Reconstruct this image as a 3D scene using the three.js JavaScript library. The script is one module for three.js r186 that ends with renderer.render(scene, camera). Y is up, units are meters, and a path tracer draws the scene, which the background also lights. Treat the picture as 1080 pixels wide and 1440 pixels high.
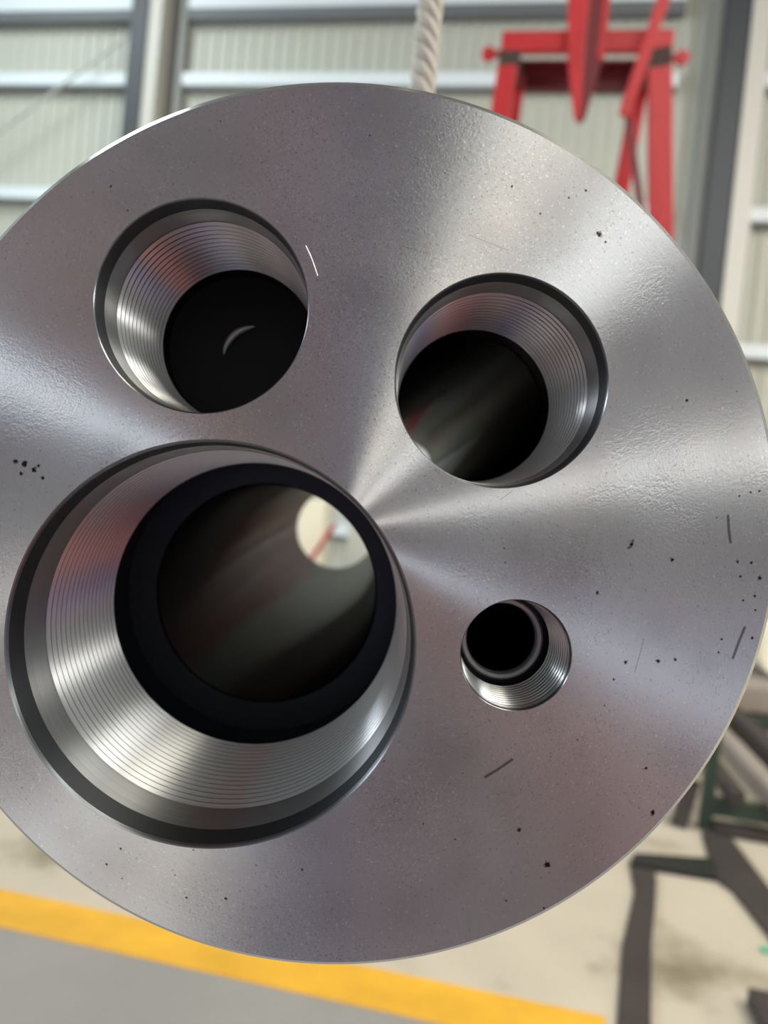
import * as THREE from 'three';
import { mergeGeometries, mergeVertices } from 'three/addons/utils/BufferGeometryUtils.js';
import { RoundedBoxGeometry } from 'three/addons/geometries/RoundedBoxGeometry.js';
import { RectAreaLightUniformsLib } from 'three/addons/lights/RectAreaLightUniformsLib.js';
import { ImprovedNoise } from 'three/addons/math/ImprovedNoise.js';

// ---------------------------------------------------------------- camera, sky, lights, exposure
const scene = new THREE.Scene();
const YAW = THREE.MathUtils.degToRad(11);            // the hanging cylinder is turned 11 degrees to the shed
const EYE = new THREE.Vector3(0.0383, 1.05, 0.197);
const camera = new THREE.PerspectiveCamera(2 * THREE.MathUtils.radToDeg(Math.atan(720 / 1082)), 0.75, 0.01, 60);
{
  const turn = (x, y, z) => new THREE.Vector3(x, y, z).applyAxisAngle(new THREE.Vector3(0, 1, 0), YAW);
  camera.position.copy(EYE);
  camera.up.copy(turn(-0.0975751, 0.9948919, -0.025868));
  camera.lookAt(EYE.clone().add(turn(0.0126421, -0.0247509, -0.9996137)));
  camera.focus = 0.207;
  camera.userData.fStop = 9.5;
}
const renderer = new THREE.WebGLRenderer({ antialias: true });
renderer.toneMapping = THREE.LinearToneMapping;
renderer.toneMappingExposure = 0.66;
renderer.shadowMap.enabled = true;
scene.background = new THREE.Color(0.75, 0.85, 1.0);
RectAreaLightUniformsLib.init();

// room: x from X0 to X1, z from Z0 (the wall in view) to Z1, roof at YR
const X0 = -9, X1 = 10, Z0 = -9.13, Z1 = 8, YR = 8.6;
// daylight openings: [kind, centre, size along, size across, colour, radiance]
const DAY = [
  { n: 1, on: 'roof', x: 6.9, z: 1.5, w: 3.0, h: 10.0, c: [1.0, 0.99, 0.94], L: 15.5 },
  { n: 2, on: 'roof', x: 3.5, z: 1.5, w: 2.2, h: 9.4, c: [1.0, 0.955, 0.82], L: 12.5 },
  { n: 3, on: 'roof', x: -6.6, z: -4.6, w: 2.2, h: 4.4, c: [0.88, 1.0, 1.0], L: 16.0 },
  { n: 4, on: 'left', y: 3.72, z: 1.6, w: 11.0, h: 1.0, c: [0.82, 0.91, 1.0], L: 37.0 },
  { n: 5, on: 'right', y: 3.33, z: 1.6, w: 11.0, h: 0.55, c: [1.0, 0.98, 0.93], L: 27.0 },
];
function dayLight(d) {
  const l = new THREE.RectAreaLight(new THREE.Color(...d.c), d.L, d.w, d.h);
  const at = { roof: [d.x, YR - 0.05, d.z], left: [X0 + 0.05, d.y, d.z], right: [X1 - 0.05, d.y, d.z] }[d.on];
  l.position.set(...at);
  if (d.on === 'roof') { l.rotation.x = -Math.PI / 2; }
  else l.rotation.y = d.on === 'left' ? -Math.PI / 2 : Math.PI / 2;
  l.name = 'daylight'; l.castShadow = true;
  scene.add(l);
}
DAY.forEach(dayLight);

// ---------------------------------------------------------------- helpers
let seed = 7;
const rnd = () => { seed = (seed * 1664525 + 1013904223) >>> 0; return seed / 4294967296; };
const noise = new ImprovedNoise();
const used = new Map();
function numbered(name) { const n = used.get(name) || 0; used.set(name, n + 1); return n ? `${name}_${String(n).padStart(3, '0')}` : name; }
function mesh(name, geometry, material, parent) {
  const m = new THREE.Mesh(geometry, material);
  m.name = numbered(name); m.castShadow = m.receiveShadow = true;
  (parent || scene).add(m);
  return m;
}
function thing(name, label, category, [x, y, z] = [0, 0, 0], turn = 0, group) {
  const o = new THREE.Group(); o.name = numbered(name); o.position.set(x, y, z); o.rotation.y = turn;
  o.userData = { label, category }; if (group) o.userData.group = group;
  scene.add(o); return o;
}
function tag(o, label, category, group) { o.userData = { label, category }; if (group) o.userData.group = group; return o; }
function struct(o) { o.userData.kind = 'structure'; return o; }
const box = (x0, x1, y0, y1, z0, z1) => new THREE.BoxGeometry(x1 - x0, y1 - y0, z1 - z0).translate((x0 + x1) / 2, (y0 + y1) / 2, (z0 + z1) / 2);
const rbox = (x0, x1, y0, y1, z0, z1, r = 0.004) => new RoundedBoxGeometry(x1 - x0, y1 - y0, z1 - z0, 2, r).translate((x0 + x1) / 2, (y0 + y1) / 2, (z0 + z1) / 2);
// a bar of rectangular section between two points; w is its width seen along 'side'
function bar(a, b, w, t, side = [0, 0, 1], r = 0.004) {
  const A = new THREE.Vector3(...a), B = new THREE.Vector3(...b), d = B.clone().sub(A), len = d.length(); d.normalize();
  const s = new THREE.Vector3(...side); s.addScaledVector(d, -s.dot(d)).normalize();
  const x = new THREE.Vector3().crossVectors(d, s);
  const g = new RoundedBoxGeometry(w, len, t, 2, Math.min(r, w / 3, t / 3));
  return g.applyMatrix4(new THREE.Matrix4().makeBasis(x, d, s).setPosition(A.add(B).multiplyScalar(0.5)));
}
function canvasTexture(w, h, paint, srgb) {
  const c = document.createElement('canvas'); c.width = w; c.height = h; paint(c.getContext('2d'), w, h);
  const t = new THREE.CanvasTexture(c); if (srgb) t.colorSpace = THREE.SRGBColorSpace;
  t.wrapS = t.wrapT = THREE.RepeatWrapping; t.anisotropy = 8; return t;
}
function dataTexture(w, h, f, srgb) {                 // f(x, y) gives a grey 0..1 or an rgb triple
  const a = new Uint8Array(w * h * 4);
  for (let y = 0; y < h; y++) for (let x = 0; x < w; x++) {
    const v = f(x, y), o = (y * w + x) * 4;
    for (let k = 0; k < 3; k++) a[o + k] = Math.max(0, Math.min(255, Math.round(255 * (Array.isArray(v) ? v[k] : v))));
    a[o + 3] = 255;
  }
  const t = new THREE.DataTexture(a, w, h); if (srgb) t.colorSpace = THREE.SRGBColorSpace;
  t.magFilter = THREE.LinearFilter; t.minFilter = THREE.LinearMipmapLinearFilter; t.generateMipmaps = true;
  t.wrapS = t.wrapT = THREE.RepeatWrapping; t.needsUpdate = true; return t;
}
// noise that repeats with period p (in cells)
function tileNoise(x, y, p, z = 0) {
  const a = (u, v) => noise.noise(u, v, z), fx = x / p, fy = y / p;
  return (a(x, y) * (1 - fx) + a(x - p, y) * fx) * (1 - fy) + (a(x, y - p) * (1 - fx) + a(x - p, y - p) * fx) * fy;
}
const std = (o) => new THREE.MeshStandardMaterial(o);
const phys = (o) => new THREE.MeshPhysicalMaterial(o);

// ---------------------------------------------------------------- materials
const concreteMap = dataTexture(1024, 1024, (x, y) => {
  let v = 0; for (let k = 0, a = 0.5, f = 4; k < 6; k++, a *= 0.62, f *= 2) v += a * tileNoise(x / 1024 * f, y / 1024 * f, f, k * 7.3);
  return 0.86 + 0.10 * v;
}, true);
const blotchMap = dataTexture(512, 512, (x, y) => {
  let v = 0; for (let k = 0, a = 0.6, f = 5; k < 5; k++, a *= 0.6, f *= 2) v += a * tileNoise(x / 512 * f, y / 512 * f, f, 40 + k * 5.1);
  return 0.85 + 0.16 * v;
}, true);
const stainMap = dataTexture(1024, 1024, (x, y) => {
  let v = 0; for (let k = 0, a = 0.5, f = 5; k < 6; k++, a *= 0.62, f *= 2) v += a * tileNoise(x / 1024 * f, y / 1024 * f, f, 80 + k * 7.3);
  const d = Math.min(0, v + 0.10) * 0.60, w = 0.86 + 0.07 * v + d;
  return [w, w + d * 0.05, w + d * 0.25];
}, true);
const M = {
  concreteGrey: std({ color: new THREE.Color(0.34, 0.322, 0.295), map: concreteMap, roughness: 0.75 }),
  concreteCream: std({ color: new THREE.Color(0.62, 0.54, 0.42), map: stainMap, roughness: 0.8 }),
  concreteRed: std({ color: new THREE.Color(0.30, 0.20, 0.20), map: concreteMap, roughness: 0.75 }),
  yellow: std({ color: new THREE.Color(0.93, 0.49, 0.028), map: blotchMap, roughness: 0.65 }),
  sheet: std({ color: new THREE.Color(0.555, 0.565, 0.495), roughness: 0.55 }),
  girt: std({ color: new THREE.Color(0.80, 0.87, 0.91), roughness: 0.5 }),
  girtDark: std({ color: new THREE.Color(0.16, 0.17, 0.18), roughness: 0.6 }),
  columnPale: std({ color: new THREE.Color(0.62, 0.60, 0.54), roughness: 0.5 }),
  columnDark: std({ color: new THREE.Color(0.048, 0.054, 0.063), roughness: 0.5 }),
  columnGrey: std({ color: new THREE.Color(0.30, 0.30, 0.285), roughness: 0.6 }),
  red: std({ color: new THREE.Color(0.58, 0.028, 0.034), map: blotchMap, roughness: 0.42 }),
  redDull: std({ color: new THREE.Color(0.42, 0.05, 0.06), map: blotchMap, roughness: 0.6 }),
  redChest: std({ color: new THREE.Color(0.70, 0.16, 0.13), map: blotchMap, roughness: 0.5 }),
  scrap: std({ color: new THREE.Color(0.10, 0.42, 0.22), roughness: 0.5 }),
  paleGreen: std({ color: new THREE.Color(0.74, 0.80, 0.74), roughness: 0.5 }),
  blue: std({ color: new THREE.Color(0.12, 0.13, 0.58), map: blotchMap, roughness: 0.5 }),
  redShade: std({ color: new THREE.Color(0.17, 0.010, 0.016), map: blotchMap, roughness: 0.5 }),  // same paint as the gantry red, with shade put into the colour
  brownBlack: std({ color: new THREE.Color(0.05, 0.03, 0.022), roughness: 0.7 }),
  roof: std({ color: new THREE.Color(0.26, 0.27, 0.27), roughness: 0.7 }),
  innerWall: std({ color: new THREE.Color(0.25, 0.26, 0.27), roughness: 0.7 }),
  green: std({ color: new THREE.Color(0.035, 0.062, 0.042), map: blotchMap, roughness: 0.5 }),
  darkGreen: std({ color: new THREE.Color(0.013, 0.017, 0.011), map: blotchMap, roughness: 0.6 }),
  brownBar: std({ color: new THREE.Color(0.052, 0.040, 0.035), map: blotchMap, roughness: 0.65 }),
  paleBar: std({ color: new THREE.Color(0.42, 0.36, 0.31), map: blotchMap, roughness: 0.65 }),
  rope: std({ color: new THREE.Color(0.68, 0.64, 0.56), map: blotchMap, roughness: 0.75 }),
  creamPaint: std({ color: new THREE.Color(0.85, 0.80, 0.62), roughness: 0.45 }),
  rod: std({ color: new THREE.Color(0.50, 0.50, 0.47), roughness: 0.6 }),
};

// ---------------------------------------------------------------- the shed
{
  const floor = struct(mesh('floor', box(X0, X1, -0.2, -0.02, Z0 - 0.2, Z1), M.concreteGrey));
  const flat = (x0, x1, z0, z1) => {
    const g = box(x0, x1, -0.02, 0, z0, z1), p = g.attributes.position, uv = g.attributes.uv;
    for (let i = 0; i < uv.count; i++) uv.setXY(i, p.getX(i) / 1.6, p.getZ(i) / 1.6);
    return g;
  };
  mesh('floor_slab', flat(X0, X1, 0.35, Z1), M.concreteRed, floor).userData.label = 'red brown painted floor slab';
  mesh('floor_slab', flat(X0, X1, -1.40, 0.35), M.concreteGrey, floor).userData.label = 'grey concrete walkway slab';
  mesh('floor_slab', flat(X0, X1, Z0, -1.40), M.concreteCream, floor).userData.label = 'cream stained concrete slab';
  const line = mesh('floor_marking', (() => { const g = box(X0 + 0.3, 0.31, 0.0, 0.0015, -1.47, -1.335), p = g.attributes.position, uv = g.attributes.uv; for (let i = 0; i < uv.count; i++) uv.setXY(i, p.getX(i) / 0.9, p.getZ(i) / 0.9); return g; })(), M.yellow);
  tag(line, 'yellow painted safety line across the grey concrete floor', 'floor line');
}
{
  // the wall in view: ribbed steel sheets on girts
  const wall = struct(mesh('wall_back', box(X0, X1, 0, YR, Z0 - 0.2, Z0 - 0.05), M.innerWall));
  const pitch = 0.165, sheetW = pitch * 6;
  function sheet(x0, x1) {
    const s = new THREE.Shape(); s.moveTo(x0, 0);
    for (let x = x0; x < x1 - 1e-6; x += pitch) { const e = Math.min(x + pitch, x1); s.lineTo(Math.min(x + pitch * 0.60, e), 0); s.lineTo(Math.min(x + pitch * 0.70, e), 0.028); s.lineTo(Math.min(x + pitch * 0.88, e), 0.028); s.lineTo(e, 0); }
    s.lineTo(x1, -0.04); s.lineTo(x0, -0.04);
    return new THREE.ExtrudeGeometry(s, { depth: YR, bevelEnabled: false });
  }
  const g = sheet(0, sheetW).rotateX(-Math.PI / 2);       // shape y points to -z, the length goes up
  g.applyMatrix4(new THREE.Matrix4().makeScale(1, 1, -1));
  const idx = g.index; if (!idx) { const p = g.attributes.position.array, n = g.attributes.normal.array; for (let i = 0; i < p.length; i += 9) for (let k = 0; k < 3; k++) { [p[i + 3 + k], p[i + 6 + k]] = [p[i + 6 + k], p[i + 3 + k]]; [n[i + 3 + k], n[i + 6 + k]] = [n[i + 6 + k], n[i + 3 + k]]; } }
  for (let x = X0; x < X1; x += sheetW) mesh('wall_sheet', g, M.sheet, wall).position.set(x, 0, Z0);
  for (const y of [0.55, 1.52, 3.02, 4.53, 6.02, 7.0]) for (const [a, b] of [[X0, -5.4], [-4.75, 1.25], [2.1, X1]]) {
    const h = y > 6.5 ? 0.10 : 0.075;
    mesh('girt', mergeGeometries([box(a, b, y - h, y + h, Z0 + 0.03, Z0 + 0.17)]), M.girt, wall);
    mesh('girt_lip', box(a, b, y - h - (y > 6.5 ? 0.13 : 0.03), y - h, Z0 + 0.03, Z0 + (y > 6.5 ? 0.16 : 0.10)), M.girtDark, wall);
  }
}
function hole(w, h, holes) { const s = new THREE.Shape([[0, 0], [w, 0], [w, h], [0, h]].map((p) => new THREE.Vector2(...p))); for (const [x0, y0, x1, y1] of holes) s.holes.push(new THREE.Path([[x0, y0], [x0, y1], [x1, y1], [x1, y0]].map((p) => new THREE.Vector2(...p)))); return new THREE.ExtrudeGeometry(s, { depth: 0.2, bevelEnabled: false }); }
{
  const L = DAY.filter((d) => d.on === 'left'), R = DAY.filter((d) => d.on === 'right'), T = DAY.filter((d) => d.on === 'roof');
  const side = (list) => list.map((d) => [d.z - Z0 - d.w / 2, d.y - d.h / 2, d.z - Z0 + d.w / 2, d.y + d.h / 2]);
  struct(mesh('wall_left', hole(Z1 - Z0, YR, side(L)).rotateY(-Math.PI / 2).translate(X0, 0, Z0), M.innerWall));
  struct(mesh('wall_right', hole(Z1 - Z0, YR, side(R)).rotateY(-Math.PI / 2).translate(X1 + 0.2, 0, Z0), M.innerWall));
  struct(mesh('wall_front', box(X0 - 0.2, X1 + 0.2, 0, YR, Z1, Z1 + 0.2), M.innerWall));
  const top = T.map((d) => [d.x - d.w / 2 - X0, d.z - d.h / 2 - Z0, d.x + d.w / 2 - X0, d.z + d.h / 2 - Z0]);
  struct(mesh('ceiling', hole(X1 - X0, Z1 - Z0, top).rotateX(Math.PI / 2).translate(X0, YR + 0.2, Z0), M.roof));
  for (const d of DAY) {
    const g = d.on === 'roof' ? box(d.x - d.w / 2, d.x + d.w / 2, YR, YR + 0.03, d.z - d.h / 2, d.z + d.h / 2)
      : box(d.on === 'left' ? X0 - 0.05 : X1, d.on === 'left' ? X0 : X1 + 0.05, d.y - d.h / 2, d.y + d.h / 2, d.z - d.w / 2, d.z + d.w / 2);
    struct(mesh(`window_${d.n}`, g, std({ color: 0xdddddd, roughness: 0.6, emissive: new THREE.Color(...d.c), emissiveIntensity: 1.0 })));
  }
}

// columns of the wall in view
{
  const c = thing('steel_column', 'narrow steel column with cream flange left of the steel disc', 'column', [-5.2, 0, Z0]);
  const H = YR;
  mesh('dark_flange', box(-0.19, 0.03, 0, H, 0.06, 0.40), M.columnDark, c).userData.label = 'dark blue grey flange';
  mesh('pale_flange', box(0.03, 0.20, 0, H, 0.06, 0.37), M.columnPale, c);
  mesh('web', box(0.20, 0.27, 0, H, 0.03, 0.10), M.columnGrey, c);
  mesh('back_angle', box(0.33, 0.42, 0, H, 0.03, 0.14), M.columnGrey, c);
  const d = thing('steel_column', 'wide steel column with cream flange right of the red frame', 'column', [1.95, 0, Z0]);
  mesh('dark_flange', box(-0.42, -0.30, 0, H, 0.06, 0.30), M.columnGrey, d).userData.label = 'grey flange';
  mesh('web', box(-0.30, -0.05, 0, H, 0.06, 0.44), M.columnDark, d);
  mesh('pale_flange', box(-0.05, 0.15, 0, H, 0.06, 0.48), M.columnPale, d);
  mesh('back_angle', box(0.15, 0.25, 0, H, 0.03, 0.12), M.columnGrey, d);
  tag(mesh('brace_rod', bar([-7.6, 4.95, Z0 + 0.3], [-5.44, 6.50, Z0 + 0.3], 0.03, 0.03), M.rod), 'thin grey diagonal brace rod across the ribbed wall at upper left', 'rod');
}

// ---------------------------------------------------------------- the machined steel cylinder
const R = 0.1163, LEN = 0.64, CH = 0.0018;
const HOLES = {
  large: { x: -0.03035, y: -0.03324, r: 0.05384 },
  left: { x: -0.04093, y: 0.05431, r: 0.02783 },
  right: { x: 0.03838, y: 0.04285, r: 0.0280 },
  small: { x: 0.04953, y: -0.02817, r: 0.01477 },
};
const PITS = [[79.0, 0.8, 0.46], [67.9, 3.8, 0.46], [78.1, -26.1, 0.46], [69.7, -27.3, 0.46], [82.7, -25.3, 0.37], [50.5, 83.2, 0.46], [46.4, 93.8, 0.28], [51.1, 82.9, 0.56], [27.2, 92.9, 0.28], [35.3, 86.8, 0.28], [42.2, 91.5, 0.28], [54.7, -82.7, 0.74], [46.3, -74.3, 0.46], [81.1, -66.3, 0.65], [78.0, -54.7, 0.37], [59.2, -48.9, 0.19], [65.3, -39.2, 0.19], [67.0, -32.1, 0.28], [-75.6, 82.4, 0.28], [-70.7, 76.7, 0.19], [-9.7, -90.2, 0.28], [-28.9, -99.8, 0.37], [-39.4, -100.4, 0.28], [-38.7, -87.6, 0.19], [-42.9, -94.7, 0.19], [-57.7, -89.0, 0.28], [-61.0, -93.5, 0.28], [-56.6, -96.9, 0.19], [34.8, -0.5, 0.19], [35.5, -4.2, 0.19], [78.4, 42.6, 0.37], [102.4, -1.7, 0.56], [96.2, 1.9, 0.37], [99.9, 2.1, 0.37], [97.4, -1.8, 0.28], [101.7, -6.6, 0.37], [98.8, -8.0, 0.28], [102.3, -10.3, 0.28], [94.3, -18.7, 0.28], [93.9, -22.3, 0.28], [102.3, -17.7, 0.37], [-91.4, 9.2, 0.74], [-88.9, 8.0, 0.65], [-93.8, 9.7, 0.56], [-86.5, 6.0, 0.46], [-92.1, 6.7, 0.46], [-87.7, 9.0, 0.37], [97.7, 20.4, 0.28], [99.9, 21.0, 0.28], [94.8, 19.2, 0.28], [20.9, -75.0, 0.19], [44.8, -93.4, 0.28], [55.0, -94.5, 0.28], [89.5, 12.9, 0.19], [60.3, -9.7, 0.37], [52.9, 81.2, 0.28], [56.8, 110.9, 0.19], [36.1, -30.3, 0.19], [29.7, -78.3, 0.19], [9.0, -59.4, 0.19], [-37.5, 16.8, 0.19], [-10.6, 102.1, 0.19], [-49.1, 101.8, 0.19]];
const DARK = [[[36.0, -61.0], [39.0, -58.8], [42.5, -55.8]], [[92.4, 13.7], [93.0, 10.0], [93.8, 6.9]], [[100.0, -15.1], [99.0, -18.6], [97.8, -23.4]], [[68.2, 4.8], [67.8, 3.2], [67.3, 2.8]]];
const WHITE = [[[-24.3, 72.4], [-22.6, 69.5], [-20.5, 65.0]]];
const FAINT = [[[73.8, -21.0], [72.4, -29.6]], [[-0.2, 74.9], [7.9, 73.5]], [[35.3, 14.6], [32.5, 12.1]], [[17.5, 79.4], [28.0, 76.5]]];
for (const list of [PITS, ...DARK, ...WHITE, ...FAINT]) for (const q of list) q[0] += 8.76;   // measured from the eye's foot on the face
const S = 2048, mmpx = S / 230.56;
const fx = (x) => S / 2 + x * mmpx, fy = (y) => S / 2 - y * mmpx;
function speck(g, x, y, r, style) {
  g.fillStyle = style; g.beginPath();
  for (let k = 0; k < 9; k++) { const a = k / 9 * 6.283, q = r * mmpx * (0.45 + 0.9 * rnd()); g[k ? 'lineTo' : 'moveTo'](fx(x) + q * Math.cos(a), fy(y) + q * Math.sin(a)); }
  g.fill();
}
function lines(g, list, w, style) { g.strokeStyle = style; g.lineWidth = w * mmpx; g.lineCap = 'round'; for (const l of list) { g.beginPath(); l.forEach(([x, y], i) => g[i ? 'lineTo' : 'moveTo'](fx(x), fy(y))); g.stroke(); } }
const faceColor = canvasTexture(S, S, (g) => {
  g.fillStyle = 'rgb(212,216,218)'; g.fillRect(0, 0, S, S);
  for (let k = 0; k < 420; k++) { const a = rnd() * 6.283, q = 115 * Math.sqrt(rnd()), s = 60 + 170 * rnd(), d = rnd() < 0.5; const gr = g.createRadialGradient(fx(q * Math.cos(a)), fy(q * Math.sin(a)), 0, fx(q * Math.cos(a)), fy(q * Math.sin(a)), s); gr.addColorStop(0, d ? 'rgba(150,146,146,0.16)' : 'rgba(232,230,226,0.14)'); gr.addColorStop(1, 'rgba(190,190,190,0)'); g.fillStyle = gr; g.fillRect(0, 0, S, S); }
  for (let k = 0; k < 26; k++) { const a = rnd() * 6.283, q = 108 * Math.sqrt(rnd()), n = 30 + 60 * rnd(), t = rnd() * 3.14; g.lineWidth = 1; for (let i = 0; i < n; i++) { const x = fx(q * Math.cos(a)) + (rnd() + rnd() - 1) * 130, y = fy(q * Math.sin(a)) + (rnd() + rnd() - 1) * 130, l = 5 + 16 * rnd(), b = t + 0.4 * (rnd() - 0.5); g.strokeStyle = rnd() < 0.6 ? `rgba(250,250,250,${0.2 + 0.4 * rnd()})` : `rgba(130,128,128,${0.2 + 0.3 * rnd()})`; g.beginPath(); g.moveTo(x, y); g.lineTo(x + l * Math.cos(b), y + l * Math.sin(b)); g.stroke(); } }
  for (let k = 0; k < 150000; k++) {          // fine sparkle of the worn, handled steel, denser in patches
    const a = rnd() * 6.283, q = 115 * Math.sqrt(rnd()), x = q * Math.cos(a), y = q * Math.sin(a), wear = 0.16 + 1.1 * Math.max(0, noise.noise(x * 0.028 + 3.3, y * 0.028, 4.5) + 0.5 * noise.noise(x * 0.09, y * 0.09, 8.5)) + 0.5 * Math.exp(-((x - 22) ** 2 + (y - 72) ** 2) / 900) + 0.4 * Math.exp(-((x - 5) ** 2 + (y - 55) ** 2) / 700);
    if (rnd() > wear) continue;
    g.fillStyle = rnd() < 0.55 ? `rgba(128,126,126,${0.10 + 0.26 * rnd()})` : `rgba(252,252,252,${0.12 + 0.42 * rnd()})`; const s = 1.6 + 3.2 * rnd() * rnd(); g.fillRect(fx(x), fy(y), s, s * (0.6 + 0.8 * rnd()));
  }
  lines(g, FAINT, 0.18, 'rgba(120,118,118,0.5)'); lines(g, DARK, 0.8, 'rgba(92,88,87,0.5)'); lines(g, DARK, 0.22, 'rgba(70,66,65,0.5)');
  for (const [x, y, r] of PITS) { speck(g, x, y, r * 1.3, 'rgba(70,66,66,0.5)'); for (let k = 0; k < 4; k++) speck(g, x + r * (rnd() - 0.5), y + r * (rnd() - 0.5), r * 0.55, 'rgba(40,38,39,0.8)'); }
  for (let k = 0; k < 150; k++) { const a = rnd() * 6.283, q = 112 * Math.sqrt(rnd()); speck(g, q * Math.cos(a), q * Math.sin(a), 0.06 + 0.12 * rnd() * rnd(), 'rgba(50,47,47,0.8)'); }
}, true);
const faceBump = dataTexture(S, S, (x, y) => {
  const X = (x - S / 2) / mmpx, Y = (y - S / 2) / mmpx, q = Math.hypot(X, Y);
  const ring = noise.noise(q * 2.6, 3.1, 0.5) * 0.22 + noise.noise(q * 6.1, 9.3, 2.5) * 0.12;   // tool marks round the axis
  const worn = 0.35 + 1.5 * Math.max(0, 0.15 + noise.noise(X * 0.035, Y * 0.035, 1.5) + 0.5 * noise.noise(X * 0.11, Y * 0.11, 8.5));   // handled patches are rougher
  return 0.5 + ring * 0.8 + worn * (0.22 * (rnd() - 0.5) + 0.42 * noise.noise(x * 0.31, y * 0.31, 5.5) + 0.34 * noise.noise(x * 0.14, y * 0.14, 15.5));
});
const steelFace = phys({ color: 0xffffff, map: faceColor, metalness: 1, roughness: 0.43, anisotropy: 1, bumpMap: faceBump, bumpScale: 0.000026 });
faceColor.channel = 1; faceBump.channel = 1;
const steelTurned = phys({ color: new THREE.Color(0.62, 0.62, 0.60), metalness: 1, roughness: 0.42, anisotropy: 0.8 });
const steelThread = phys({ color: new THREE.Color(0.58, 0.585, 0.58), metalness: 1, roughness: 0.36, anisotropy: 0.95 });
const steelPolished = phys({ color: new THREE.Color(0.25, 0.265, 0.275), metalness: 1, roughness: 0.32, anisotropy: 0.8 });
const steelRim = phys({ color: new THREE.Color(0.62, 0.62, 0.60), metalness: 1, roughness: 0.22, anisotropy: 0.5 });
const steelRootShade = phys({ color: new THREE.Color(0.06, 0.06, 0.062), metalness: 1, roughness: 0.5 });  // darkened steel colour standing in for the shade in the thread grooves
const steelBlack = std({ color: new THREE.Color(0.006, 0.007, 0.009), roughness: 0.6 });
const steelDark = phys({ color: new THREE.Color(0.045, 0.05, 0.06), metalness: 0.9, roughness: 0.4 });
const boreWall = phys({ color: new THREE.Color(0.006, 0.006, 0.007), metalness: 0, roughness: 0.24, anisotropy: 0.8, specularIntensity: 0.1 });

// flat ring surface between radii with round holes cut out, laid out in polar cells so that u runs outwards
function discWithHoles(rad, holes, z, up, nr, na) {
  const pos = [], uv = [], uv1 = [], nor = [];
  const cutOne = (tri, h) => {                       // keep what lies outside circle h
    const f = tri.map((p) => Math.hypot(p.x - h.x, p.y - h.y) - h.r);
    if (f.every((v) => v >= 0)) return [tri];
    if (f.every((v) => v <= 0)) return [];
    const out = [];
    for (let i = 0; i < 3; i++) {
      const a = tri[i], b = tri[(i + 1) % 3], fa = f[i], fb = f[(i + 1) % 3];
      if (fa >= 0) out.push(a);
      if ((fa >= 0) !== (fb >= 0)) {
        let lo = 0, hi = 1; const g = (t) => Math.hypot(a.x + (b.x - a.x) * t - h.x, a.y + (b.y - a.y) * t - h.y) - h.r;
        for (let k = 0; k < 30; k++) { const m = (lo + hi) / 2; if ((g(m) >= 0) === (fa >= 0)) lo = m; else hi = m; }
        out.push({ x: a.x + (b.x - a.x) * lo, y: a.y + (b.y - a.y) * lo });
      }
    }
    return out.length === 4 ? [[out[0], out[1], out[2]], [out[0], out[2], out[3]]] : out.length === 3 ? [out] : [];
  };
  for (let i = 0; i < nr; i++) for (let j = 0; j < na; j++) {
    const r0 = rad * Math.max(i, 0.02) / nr, r1 = rad * (i + 1) / nr, a0 = j / na * 2 * Math.PI, a1 = (j + 1) / na * 2 * Math.PI, am = (a0 + a1) / 2;
    const P = (r, a) => ({ x: r * Math.cos(a), y: r * Math.sin(a) });
    let tris = [[P(r0, a0), P(r1, a0), P(r1, a1)], [P(r0, a0), P(r1, a1), P(r0, a1)]];
    for (const h of holes) tris = tris.flatMap((t) => cutOne(t, h));
    for (const t of tris) for (const p of up > 0 ? t : [t[0], t[2], t[1]]) {
      let a = Math.atan2(p.y, p.x); while (a < am - Math.PI) a += 2 * Math.PI; while (a > am + Math.PI) a -= 2 * Math.PI;
      pos.push(p.x, p.y, z); nor.push(0, 0, up); uv.push(Math.hypot(p.x, p.y), a * 0.05); uv1.push(p.x / 0.23056 + 0.5, p.y / 0.23056 + 0.5);
    }
  }
  const g = new THREE.BufferGeometry();
  g.setAttribute('position', new THREE.Float32BufferAttribute(pos, 3)); g.setAttribute('normal', new THREE.Float32BufferAttribute(nor, 3));
  g.setAttribute('uv', new THREE.Float32BufferAttribute(uv, 2)); g.setAttribute('uv1', new THREE.Float32BufferAttribute(uv1, 2));
  return mergeVertices(g, 1e-7);
}
// a surface of revolution about local z through (cx, cy); profile points in millimetres [radius, depth], hard edges between its segments, u along the profile
function revolve(profile, cx, cy, inside, segs = 192) {
  const pos = [], nor = [], uv = [], index = []; let along = 0;
  for (let i = 0; i + 1 < profile.length; i++) {
    const [ra, da] = profile[i], [rb, db] = profile[i + 1], dr = rb - ra, dz = -(db - da), len = Math.hypot(dr, dz); if (len < 1e-9) continue;
    const nr = (inside ? dz : -dz) / len, nz = (inside ? -dr : dr) / len, base = pos.length / 3;
    for (let j = 0; j <= segs; j++) {
      const a = j / segs * 2 * Math.PI, c = Math.cos(a), s = Math.sin(a);
      pos.push(cx + ra / 1000 * c, cy + ra / 1000 * s, -da / 1000, cx + rb / 1000 * c, cy + rb / 1000 * s, -db / 1000);
      nor.push(nr * c, nr * s, nz, nr * c, nr * s, nz); uv.push(along, a * 0.02, along + len / 1000, a * 0.02);
      if (j < segs) { const k = base + 2 * j; if (inside) index.push(k, k + 3, k + 1, k, k + 2, k + 3); else index.push(k, k + 1, k + 3, k, k + 3, k + 2); }
    }
    along += len / 1000;
  }
  const g = new THREE.BufferGeometry();
  g.setAttribute('position', new THREE.Float32BufferAttribute(pos, 3)); g.setAttribute('normal', new THREE.Float32BufferAttribute(nor, 3));
  g.setAttribute('uv', new THREE.Float32BufferAttribute(uv, 2)); g.setIndex(index);
  return g;
}
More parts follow.
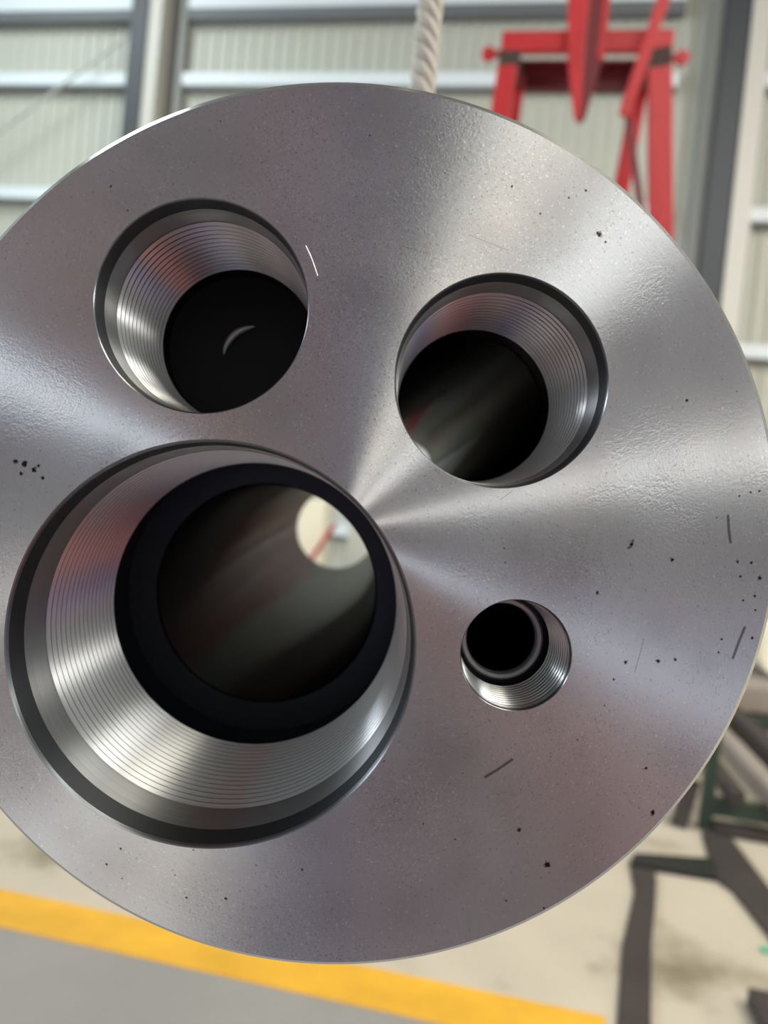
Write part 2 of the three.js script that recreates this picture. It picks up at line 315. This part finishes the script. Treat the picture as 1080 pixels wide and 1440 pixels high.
// crest, flank away, root, flank towards the mouth; gives the clean metal and the shade-darkened roots apart
function threads(r0, d0, r1, d1, pitch, depth, rootShade) {
  const clean = [], roots = [], n = Math.round((d1 - d0) / pitch);
  for (let i = 0; i < n; i++) {
    const at = (t) => { const q = (i + t) / n; return [r0 + (r1 - r0) * q, d0 + (d1 - d0) * q]; };
    const [ra, da] = at(0), [rb, db] = at(0.14), [rc, dc] = at(0.58), [rd, dd] = at(0.68), [re, de] = at(0.68 + 0.32 * rootShade), [rf, df] = at(1);
    roots.push([[rb, db], [rc + depth, dc], [rd + depth, dd], [re + depth * (1 - rootShade), de]]);
    clean.push([[ra, da], [rb, db]], [[re + depth * (1 - rootShade), de], [rf, df]]);
  }
  return { first: [r0, d0], last: [r1, d1], clean, roots };
}
function leadIn([r0, d0], [r1, d1]) { const p = [], n = 3, st = (r0 - r1) / n + 0.22; for (let i = 0; i < n; i++) { const q = i / n, w = (i + 1) / n, r = r0 + (r1 - r0) * q; p.push([i ? r + 0.22 : r, d0 + (d1 - d0) * q], [r - st + 0.22, d0 + (d1 - d0) * (w - 0.06)]); } p.push([r1, d1]); return p; }
const cyl = thing('steel_cylinder', 'big machined steel cylinder showing its turned end face with four threaded holes', 'steel cylinder', [0, 0, 0], YAW);
{
  const c = new THREE.Vector3(-0.00876, 1.03914, 0).applyAxisAngle(new THREE.Vector3(0, 1, 0), YAW); cyl.position.copy(c);
  mesh('end_face', discWithHoles(R - CH, Object.values(HOLES), 0, 1, 110, 540), steelFace, cyl).userData.label = 'turned steel end face with fine circular tool marks';
  mesh('rim_chamfer', revolve([[R * 1000 - CH * 1000, 0], [R * 1000, 2.0]], 0, 0, false, 360), steelRim, cyl);
  mesh('outer_shell', revolve([[R * 1000, 2.0], [R * 1000, LEN * 1000 - 1]], 0, 0, false, 240), steelTurned, cyl);
  const back = [{ ...HOLES.large, r: 0.043 }, { ...HOLES.right, r: 0.0254 }];
  mesh('back_face', mergeGeometries([discWithHoles(R - CH, back, -LEN, -1, 60, 240)]), steelTurned, cyl);
  mesh('back_chamfer', revolve([[R * 1000, LEN * 1000 - 1], [R * 1000 - CH * 1000, LEN * 1000]], 0, 0, false, 240), steelTurned, cyl);
  mesh('scratch', new THREE.TubeGeometry(new THREE.CatmullRomCurve3([...WHITE[0].map(([x, y]) => new THREE.Vector3(x / 1000, y / 1000, 0))]), 24, 0.00016, 8), std({ color: 0xffffff, metalness: 0.2, roughness: 0.4 }), cyl).userData.label = 'thin bright burr beside the upper left bore';
  function bore(h, label, mouth, thr, relief, wall, wallMat) {
    const b = mesh('threaded_bore', revolve(mouth, h.x, h.y, true), steelPolished, cyl); b.userData.label = label;
    mesh('lead_in', revolve(leadIn(mouth[mouth.length - 1], thr.first), h.x, h.y, true), steelThread, b);
    mesh('thread', mergeGeometries(thr.clean.map((p) => revolve(p, h.x, h.y, true))), steelThread, b);
    mesh('thread_root', mergeGeometries(thr.roots.map((p) => revolve(p, h.x, h.y, true))), steelRootShade, b).userData.label = 'thread roots with shade put into their dark colour';
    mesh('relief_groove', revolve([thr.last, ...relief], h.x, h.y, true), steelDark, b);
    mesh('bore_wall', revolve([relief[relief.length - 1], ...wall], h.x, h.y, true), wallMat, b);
    return b;
  }
  bore(HOLES.large, 'largest threaded bore', [[53.84, 0], [53.45, 0.25], [53.1, 1], [52.7, 9.0]], threads(52.1, 21, 50.5, 74, 3.4, 1.7, 0.32), [[50.5, 75], [54.3, 79], [54.3, 103], [43.6, 103.4]], [[43.0, 104.2], [43.0, LEN * 1000]], boreWall);
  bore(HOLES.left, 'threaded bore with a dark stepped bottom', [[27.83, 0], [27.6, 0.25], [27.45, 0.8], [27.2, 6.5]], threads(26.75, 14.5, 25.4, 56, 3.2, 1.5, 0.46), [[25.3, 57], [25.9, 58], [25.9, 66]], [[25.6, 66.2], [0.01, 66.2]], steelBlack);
  bore(HOLES.right, 'threaded bore open at the far end', [[28.0, 0], [27.8, 0.25], [27.6, 0.8], [27.3, 6.5]], threads(26.75, 15, 25.4, 58, 3.2, 1.5, 0.54), [[25.3, 59], [25.6, 60], [25.6, 70]], [[25.4, 70.4], [25.4, LEN * 1000]], boreWall);
  const s = bore(HOLES.small, 'smallest threaded bore', [[14.77, 0], [14.6, 0.2], [14.5, 0.6], [14.4, 1.2]], threads(14.3, 3.2, 13.1, 19.5, 1.81, 0.75, 0.56), [[13.0, 20], [15.0, 21], [15.0, 25.4], [12.2, 25.5], [12.0, 23.4]], [[10.6, 23.2], [10.3, 23.6], [10.3, 260], [0.01, 260]], steelDark);
  mesh('collar', revolve([[12.35, 25.4], [12.1, 23.3], [11.6, 23.0], [10.6, 23.0], [10.25, 23.5], [10.25, 26]], HOLES.small.x, HOLES.small.y, true), steelThread, s);
}

{
  // bright curl added to draw the crescent glint in the upper left hole
  const pts = [[-47.67, 52.77], [-47.39, 54.97], [-46.2, 57.74], [-44.03, 60.37], [-41.29, 62.09], [-38.25, 63.12]].map(([x, y]) => new THREE.Vector3(x / 1000 + 0.04093, y / 1000 - 0.05431, 0));
  const curve = new THREE.CatmullRomCurve3(pts), g = new THREE.TubeGeometry(curve, 40, 0.0012, 12), p = g.attributes.position, v = new THREE.Vector3(), q = new THREE.Vector3();
  for (let i = 0; i < p.count; i++) { const t = Math.floor(i / 13) / 40, w = 0.12 + 0.88 * Math.pow(Math.sin(Math.PI * Math.min(1, t * 0.96 + 0.02)), 0.8); curve.getPointAt(t, q); v.fromBufferAttribute(p, i).sub(q).multiplyScalar(w).add(q); p.setXYZ(i, v.x, v.y, v.z); }
  g.computeVertexNormals();
  const sliver = thing('glint_sliver', 'thin curved bright sliver added to draw the glint inside the upper left threaded hole', 'metal chip', new THREE.Vector3(HOLES.left.x, HOLES.left.y, -0.0645).applyAxisAngle(new THREE.Vector3(0, 1, 0), YAW).add(cyl.position).toArray(), YAW);
  mesh('sliver_curl', g, phys({ color: new THREE.Color(0.9, 0.92, 0.9), metalness: 0.4, roughness: 0.35 }), sliver);
}

// ---------------------------------------------------------------- the lifting rope
{
  const turn = (x, y, z) => new THREE.Vector3(x, y, z).applyAxisAngle(new THREE.Vector3(0, 1, 0), YAW);
  const base = turn(0.003, 1.16, -0.3);
  const rope = thing('lifting_rope', 'cream laid rope rising behind the top edge of the steel cylinder', 'rope', base.toArray());
  const rr = 0.0050, lay = 0.040, n = 4;
  for (let k = 0; k < n; k++) {
    const pts = [];
    for (let i = 0; i <= 480; i++) { const y = 0.012 + i / 480 * 2.98, a = y / lay * 2 * Math.PI + k / n * 2 * Math.PI, w = 0.0012 * Math.sin(y * 9); pts.push(new THREE.Vector3(rr * Math.cos(a) + w - 0.0006 * y, y, rr * Math.sin(a))); }
    mesh('strand', new THREE.TubeGeometry(new THREE.CatmullRomCurve3(pts), 1400, 0.0038, 8), M.rope, rope);
  }
  const loop = [];
  for (let i = 0; i < 120; i++) { const a = i / 120 * 2 * Math.PI; loop.push(new THREE.Vector3(-0.01176 + (R + 0.0095) * Math.cos(a), 1.03914 - 1.16 + (R + 0.0095) * Math.sin(a), 0).applyAxisAngle(new THREE.Vector3(0, 1, 0), YAW)); }
  mesh('loop', new THREE.TubeGeometry(new THREE.CatmullRomCurve3(loop, true), 240, 0.009, 10, true), M.rope, rope);
  const hook = thing('crane_beam', 'steel roof beam carrying the lifting rope', 'beam', [base.x, 4.16, base.z]);
  mesh('beam_flange', mergeGeometries([box(-9, 9.9, 0.0, 0.02, -0.08, 0.08), box(-9, 9.9, 0.28, 0.3, -0.08, 0.08)]), M.columnGrey, hook);
  mesh('beam_web', box(-9, 9.9, 0.02, 0.28, -0.008, 0.008), M.columnGrey, hook);
}

// ---------------------------------------------------------------- the red frame by the wall
{
  const Z = -5.0;
  const f = thing('lifting_gantry', 'red painted steel lifting gantry with hanging pointed mast in front of the ribbed wall', 'gantry', [0.12, 0, Z]);
  const P = (x, y, z = 0) => [x - 0.12, y, z];
  // mast: two flange plates and a web that taper to a point, shade put into the darker red
  const plate = (pts, z0, z1) => { const s = new THREE.Shape(pts.map(([x, y]) => new THREE.Vector2(x - 0.12, y))); return new THREE.ExtrudeGeometry(s, { depth: z1 - z0, bevelEnabled: true, bevelSize: 0.004, bevelThickness: 0.004, bevelSegments: 2 }).translate(0, 0, z0); };
  mesh('mast_plate', plate([[-0.09, 5.2], [0.10, 5.2], [0.115, 4.0], [0.135, 3.55], [0.10, 3.58], [0.02, 3.95]], 0.06, 0.10), M.red, f);
  mesh('mast_plate', plate([[0.10, 5.2], [0.225, 5.2], [0.25, 4.05], [0.21, 3.85], [0.165, 3.58], [0.125, 3.55], [0.115, 4.0]], 0.05, 0.08), M.redShade, f);
  mesh('mast_web', box(0.075, 0.105, 3.97, 5.2, -0.02, 0.05), M.redShade, f);
  mesh('mast_edge', box(0.085, 0.125, 3.95, 5.2, 0.03, 0.09), M.red, f);
  mesh('cross_beam', rbox(-0.54, 0.545, 4.02, 4.15, 0.0, 0.06), M.red, f).userData.label = 'front cross beam';
  mesh('cross_beam', mergeGeometries([rbox(-0.44, 0.42, 4.10, 4.24, -0.62, -0.56), rbox(-0.44, 0.42, 4.225, 4.245, -0.62, -0.44)]), M.redShade, f).userData.label = 'shaded rear cross beam';
  // legs
  mesh('leg', bar(P(-0.36, 4.03), P(-0.60, 0.0), 0.13, 0.08), M.red, f);
  mesh('leg', bar(P(0.59, 4.03), P(1.03, 0.0), 0.145, 0.09), M.red, f);
  mesh('leg', bar(P(0.55, 4.2, -0.57), P(0.23, 0.0, -0.57), 0.11, 0.08), M.red, f);
  mesh('leg', bar(P(-0.33, 4.2, -0.57), P(-0.55, 0.0, -0.57), 0.12, 0.08), M.red, f);
  mesh('side_rail', bar(P(-0.36, 3.97, 0.05), P(-0.36, 4.16, -0.57), 0.13, 0.11), M.brownBlack, f);
  mesh('side_rail', bar(P(0.59, 3.97, 0.06), P(0.56, 4.16, -0.57), 0.15, 0.12), M.brownBlack, f);
  // brace strap with its tip and pins
  mesh('brace_strap', bar(P(0.62, 4.52, 0.16), P(0.40, 3.55, 0.16), 0.075, 0.02), M.red, f);
  mesh('brace_strap', bar(P(0.40, 3.68, 0.12), P(0.60, 2.85, 0.12), 0.045, 0.02), M.redShade, f);
  mesh('strap_lug', rbox(0.50, 0.60, 4.32, 4.5, 0.12, 0.18), M.red, f);
  const pin = (x, y) => mesh('pin', mergeGeometries([new THREE.CylinderGeometry(0.045, 0.045, 0.03, 20).rotateX(Math.PI / 2).translate(x - 0.12, y, 0.02), new THREE.CylinderGeometry(0.022, 0.022, 0.16, 16).rotateZ(Math.PI / 2).translate(x - 0.12 + (x < 0 ? 0.08 : -0.08), y, 0.02)]), M.red, f);
  pin(-0.50, 4.02); pin(0.73, 3.99);
}

// ---------------------------------------------------------------- unseen things added behind the photographer to colour the reflections in the steel
{
  const g = thing('added_girder', 'added unseen red girder overhead, put in to mirror as a dark red band in the top of the disc', 'crane girder', [-1.1, 7.1, 2.0]);
  mesh('girder_web', box(-0.45, 0.45, 0.06, 0.9, -4.5, 5.9), M.redDull, g);
  mesh('girder_flange', rbox(-0.6, 0.6, 0.0, 0.06, -4.5, 5.9), M.redDull, g);
  mesh('girder_flange', rbox(-0.6, 0.6, 0.9, 0.96, -4.5, 5.9), M.redDull, g);
  const t = thing('added_chest', 'added unseen red chest, put in to mirror as a pink glow in the lower right of the disc', 'tool chest', [1.0, 0, 1.15]);
  mesh('chest_body', rbox(-0.3, 0.3, 0.05, 0.42, -0.35, 0.45, 0.015), M.redChest, t);
  for (const y of [0.10, 0.25]) mesh('drawer', rbox(-0.28, 0.28, y, y + 0.13, -0.375, -0.345, 0.006), M.redChest, t);
  mesh('chest_foot', box(-0.26, 0.26, 0, 0.05, -0.3, 0.4), M.columnDark, t);
  const k = thing('added_bin', 'added unseen blue bin, put in to mirror as a bluish tint at the right of the disc', 'bin', [2.1, 0, 1.3]);
  mesh('bin_body', rbox(-0.35, 0.35, 0.0, 0.55, -0.4, 0.5, 0.03), M.blue, k);
  mesh('bin_lid', rbox(-0.37, 0.37, 0.55, 0.6, -0.42, 0.52, 0.02), M.blue, k);
  const b = thing('added_cabinet', 'added unseen blue cabinet, put in to mirror as a violet band at the bottom of the disc', 'cabinet', [0.13, 0, 1.2]);
  mesh('cabinet_body', rbox(-0.10, 0.10, 0.06, 0.75, -0.2, 0.9, 0.02), M.blue, b);
  mesh('cabinet_plinth', box(-0.08, 0.08, 0, 0.06, -0.18, 0.88), M.columnDark, b);
}

// ---------------------------------------------------------------- the green rack with bars, right
{
  const r = thing('steel_rack', 'low dark green steel rack right of the cylinder on the cream floor', 'rack', [0.76, 0, -2.62]);
  for (const [x, z] of [[0, 0], [0, -1.3], [0.95, 0], [0.95, -1.3]]) mesh('leg', rbox(x - 0.02, x + 0.02, 0, 0.42, z - 0.02, z + 0.02), M.green, r);
  for (const z of [0, -1.3]) mesh('cross_rail', rbox(0.02, 0.93, 0.055, 0.115, z - 0.02, z + 0.02), M.green, r);
  for (const x of [0, 0.95]) mesh('side_rail', rbox(x - 0.02, x + 0.02, 0.36, 0.42, -1.28, -0.02), M.green, r);
  mesh('base_strip', rbox(0.02, 1.0, 0.0, 0.03, -0.03, 0.05), M.brownBar, r);
  const beams = [[0.08, 0.05, 'narrow brown bar lowest on the green rack, nearest its corner leg', 'brownBar'], [0.22, 0.06, 'pale dusty bar in the middle of the green rack', 'paleBar'], [0.36, 0.08, 'wide brown bar on the far side of the green rack', 'brownBar']];
  mesh('brace_foot', bar([-0.09, 0.0, 0.02], [-0.05, 0.16, -0.02], 0.05, 0.04), M.brownBar, r);
  beams.forEach(([x, w, label, m], i) => tag(mesh('steel_bar', bar([0.76 + x, 0.115 + w / 2, -2.56], [0.76 + x - 0.02, 0.115 + w / 2, -4.4], w, w, [0, 1, 0]), M[m]), label, 'steel bar'));
}
{
  const fr = thing('floor_strips', 'dark brown flat strips joined at a corner lying on the cream floor', 'steel frame', [0.45, 0, -2.2]);  // thin dark brown and dark green strips laid flat on the slab
  const floorStrip = (name, pts, y, m) => { const s = new THREE.Shape(pts.map(([x, z]) => new THREE.Vector2(x - 0.45, -(z + 2.2)))); return mesh(name, new THREE.ExtrudeGeometry(s, { depth: y - 0.003, bevelEnabled: true, bevelSize: 0.003, bevelThickness: 0.0015, bevelSegments: 1 }).rotateX(-Math.PI / 2).translate(0, 0.0015, 0), m, fr); };
  floorStrip('side_strip', [[0.46, -2.20], [0.452, -2.05], [0.43, -1.95], [0.385, -1.76], [0.336, -1.45], [0.318, -1.30], [0.385, -1.30], [0.402, -1.48], [0.452, -1.79], [0.495, -2.0], [0.52, -2.14], [0.525, -2.20]], 0.010, M.brownBar);
  floorStrip('cross_strip', [[0.46, -2.205], [0.70, -2.215], [0.72, -2.33], [0.60, -2.30], [0.48, -2.27]], 0.022, M.darkGreen);
  floorStrip('side_strip', [[0.742, -2.565], [0.722, -2.38], [0.702, -2.22], [0.738, -2.16], [0.768, -1.95], [0.80, -1.70], [0.90, -1.70], [0.85, -2.22], [0.829, -2.555]], 0.012, M.brownBar);
  tag(mesh('green_scrap', new RoundedBoxGeometry(0.035, 0.012, 0.02, 2, 0.004).rotateY(0.6).translate(0.745, 0.006, -1.865), M.scrap), 'tiny bright green scrap on the cream floor beside the dark flat strips', 'scrap');
  const bl = thing('steel_block', 'dark steel block at the lower right on the cream floor', 'steel block', [0.69, 0, -1.60]);
  mesh('block_body', rbox(-0.06, 0.07, 0, 0.04, -0.02, 0.14), M.brownBar, bl);
}

{
  const pipe = thing('pipe_end', 'cream round pipe end at the right edge beside the steel disc', 'pipe', [1.62, 0.338, -4.6]);
  mesh('pipe_wall', new THREE.LatheGeometry([[0.11, -1.4], [0.15, -1.4], [0.15, -0.004], [0.146, 0], [0.114, 0], [0.11, -0.004], [0.11, -1.4]].map((q) => new THREE.Vector2(...q)), 48).rotateX(Math.PI / 2), M.creamPaint, pipe);
  mesh('pipe_plug', new THREE.CylinderGeometry(0.11, 0.11, 0.01, 40).rotateX(Math.PI / 2).translate(0, 0, -0.02), M.creamPaint, pipe);
  const cr = thing('pipe_cradle', 'pale dusty steel cradle under the cream pipe end', 'cradle', [1.62, 0, -4.6]);
  mesh('cradle_plate', rbox(-0.45, 0.45, 0.05, 0.185, -0.5, 0.3, 0.01), M.paleBar, cr);
  for (const x of [-0.4, 0.4]) mesh('cradle_foot', rbox(x - 0.04, x + 0.04, 0, 0.05, -0.45, 0.25), M.brownBar, cr);
}
{
  // far bench glimpsed through the largest bore
  const b = thing('workbench', 'dark steel workbench seen through the largest bore', 'workbench', [-1.35, 0, -5.3]);
  mesh('bench_top', rbox(-0.7, 0.7, 0.36, 0.42, -0.3, 0.3), M.brownBar, b);
  for (const [x, z] of [[-0.65, 0.25], [0.65, 0.25], [-0.65, -0.25], [0.65, -0.25]]) mesh('leg', rbox(x - 0.03, x + 0.03, 0, 0.36, z - 0.03, z + 0.03), M.brownBar, b);
  mesh('bench_shelf', rbox(-0.62, 0.62, 0.1, 0.13, -0.25, 0.25), M.brownBar, b);
  tag(mesh('cream_box', rbox(-1.55, -1.36, 0.42, 0.95, -5.35, -5.15, 0.01), M.creamPaint), 'cream box standing on the bench seen through the largest bore', 'box');
  tag(mesh('pale_board', rbox(-1.24, -0.98, 0.42, 0.80, -5.46, -5.43, 0.004), M.paleGreen), 'pale green board on the bench seen through the largest bore', 'board');
  tag(mesh('red_bar', bar([-1.46, 0.425, -5.05], [-1.25, 0.80, -5.05], 0.03, 0.03), M.red), 'thin leaning red bar seen through the largest bore', 'bar');
  tag(mesh('dark_case', rbox(-1.22, -1.04, 0.42, 1.08, -5.72, -5.52, 0.01), M.brownBlack), 'dark upright case on the bench behind the pale board', 'case');
}

renderer.render(scene, camera);
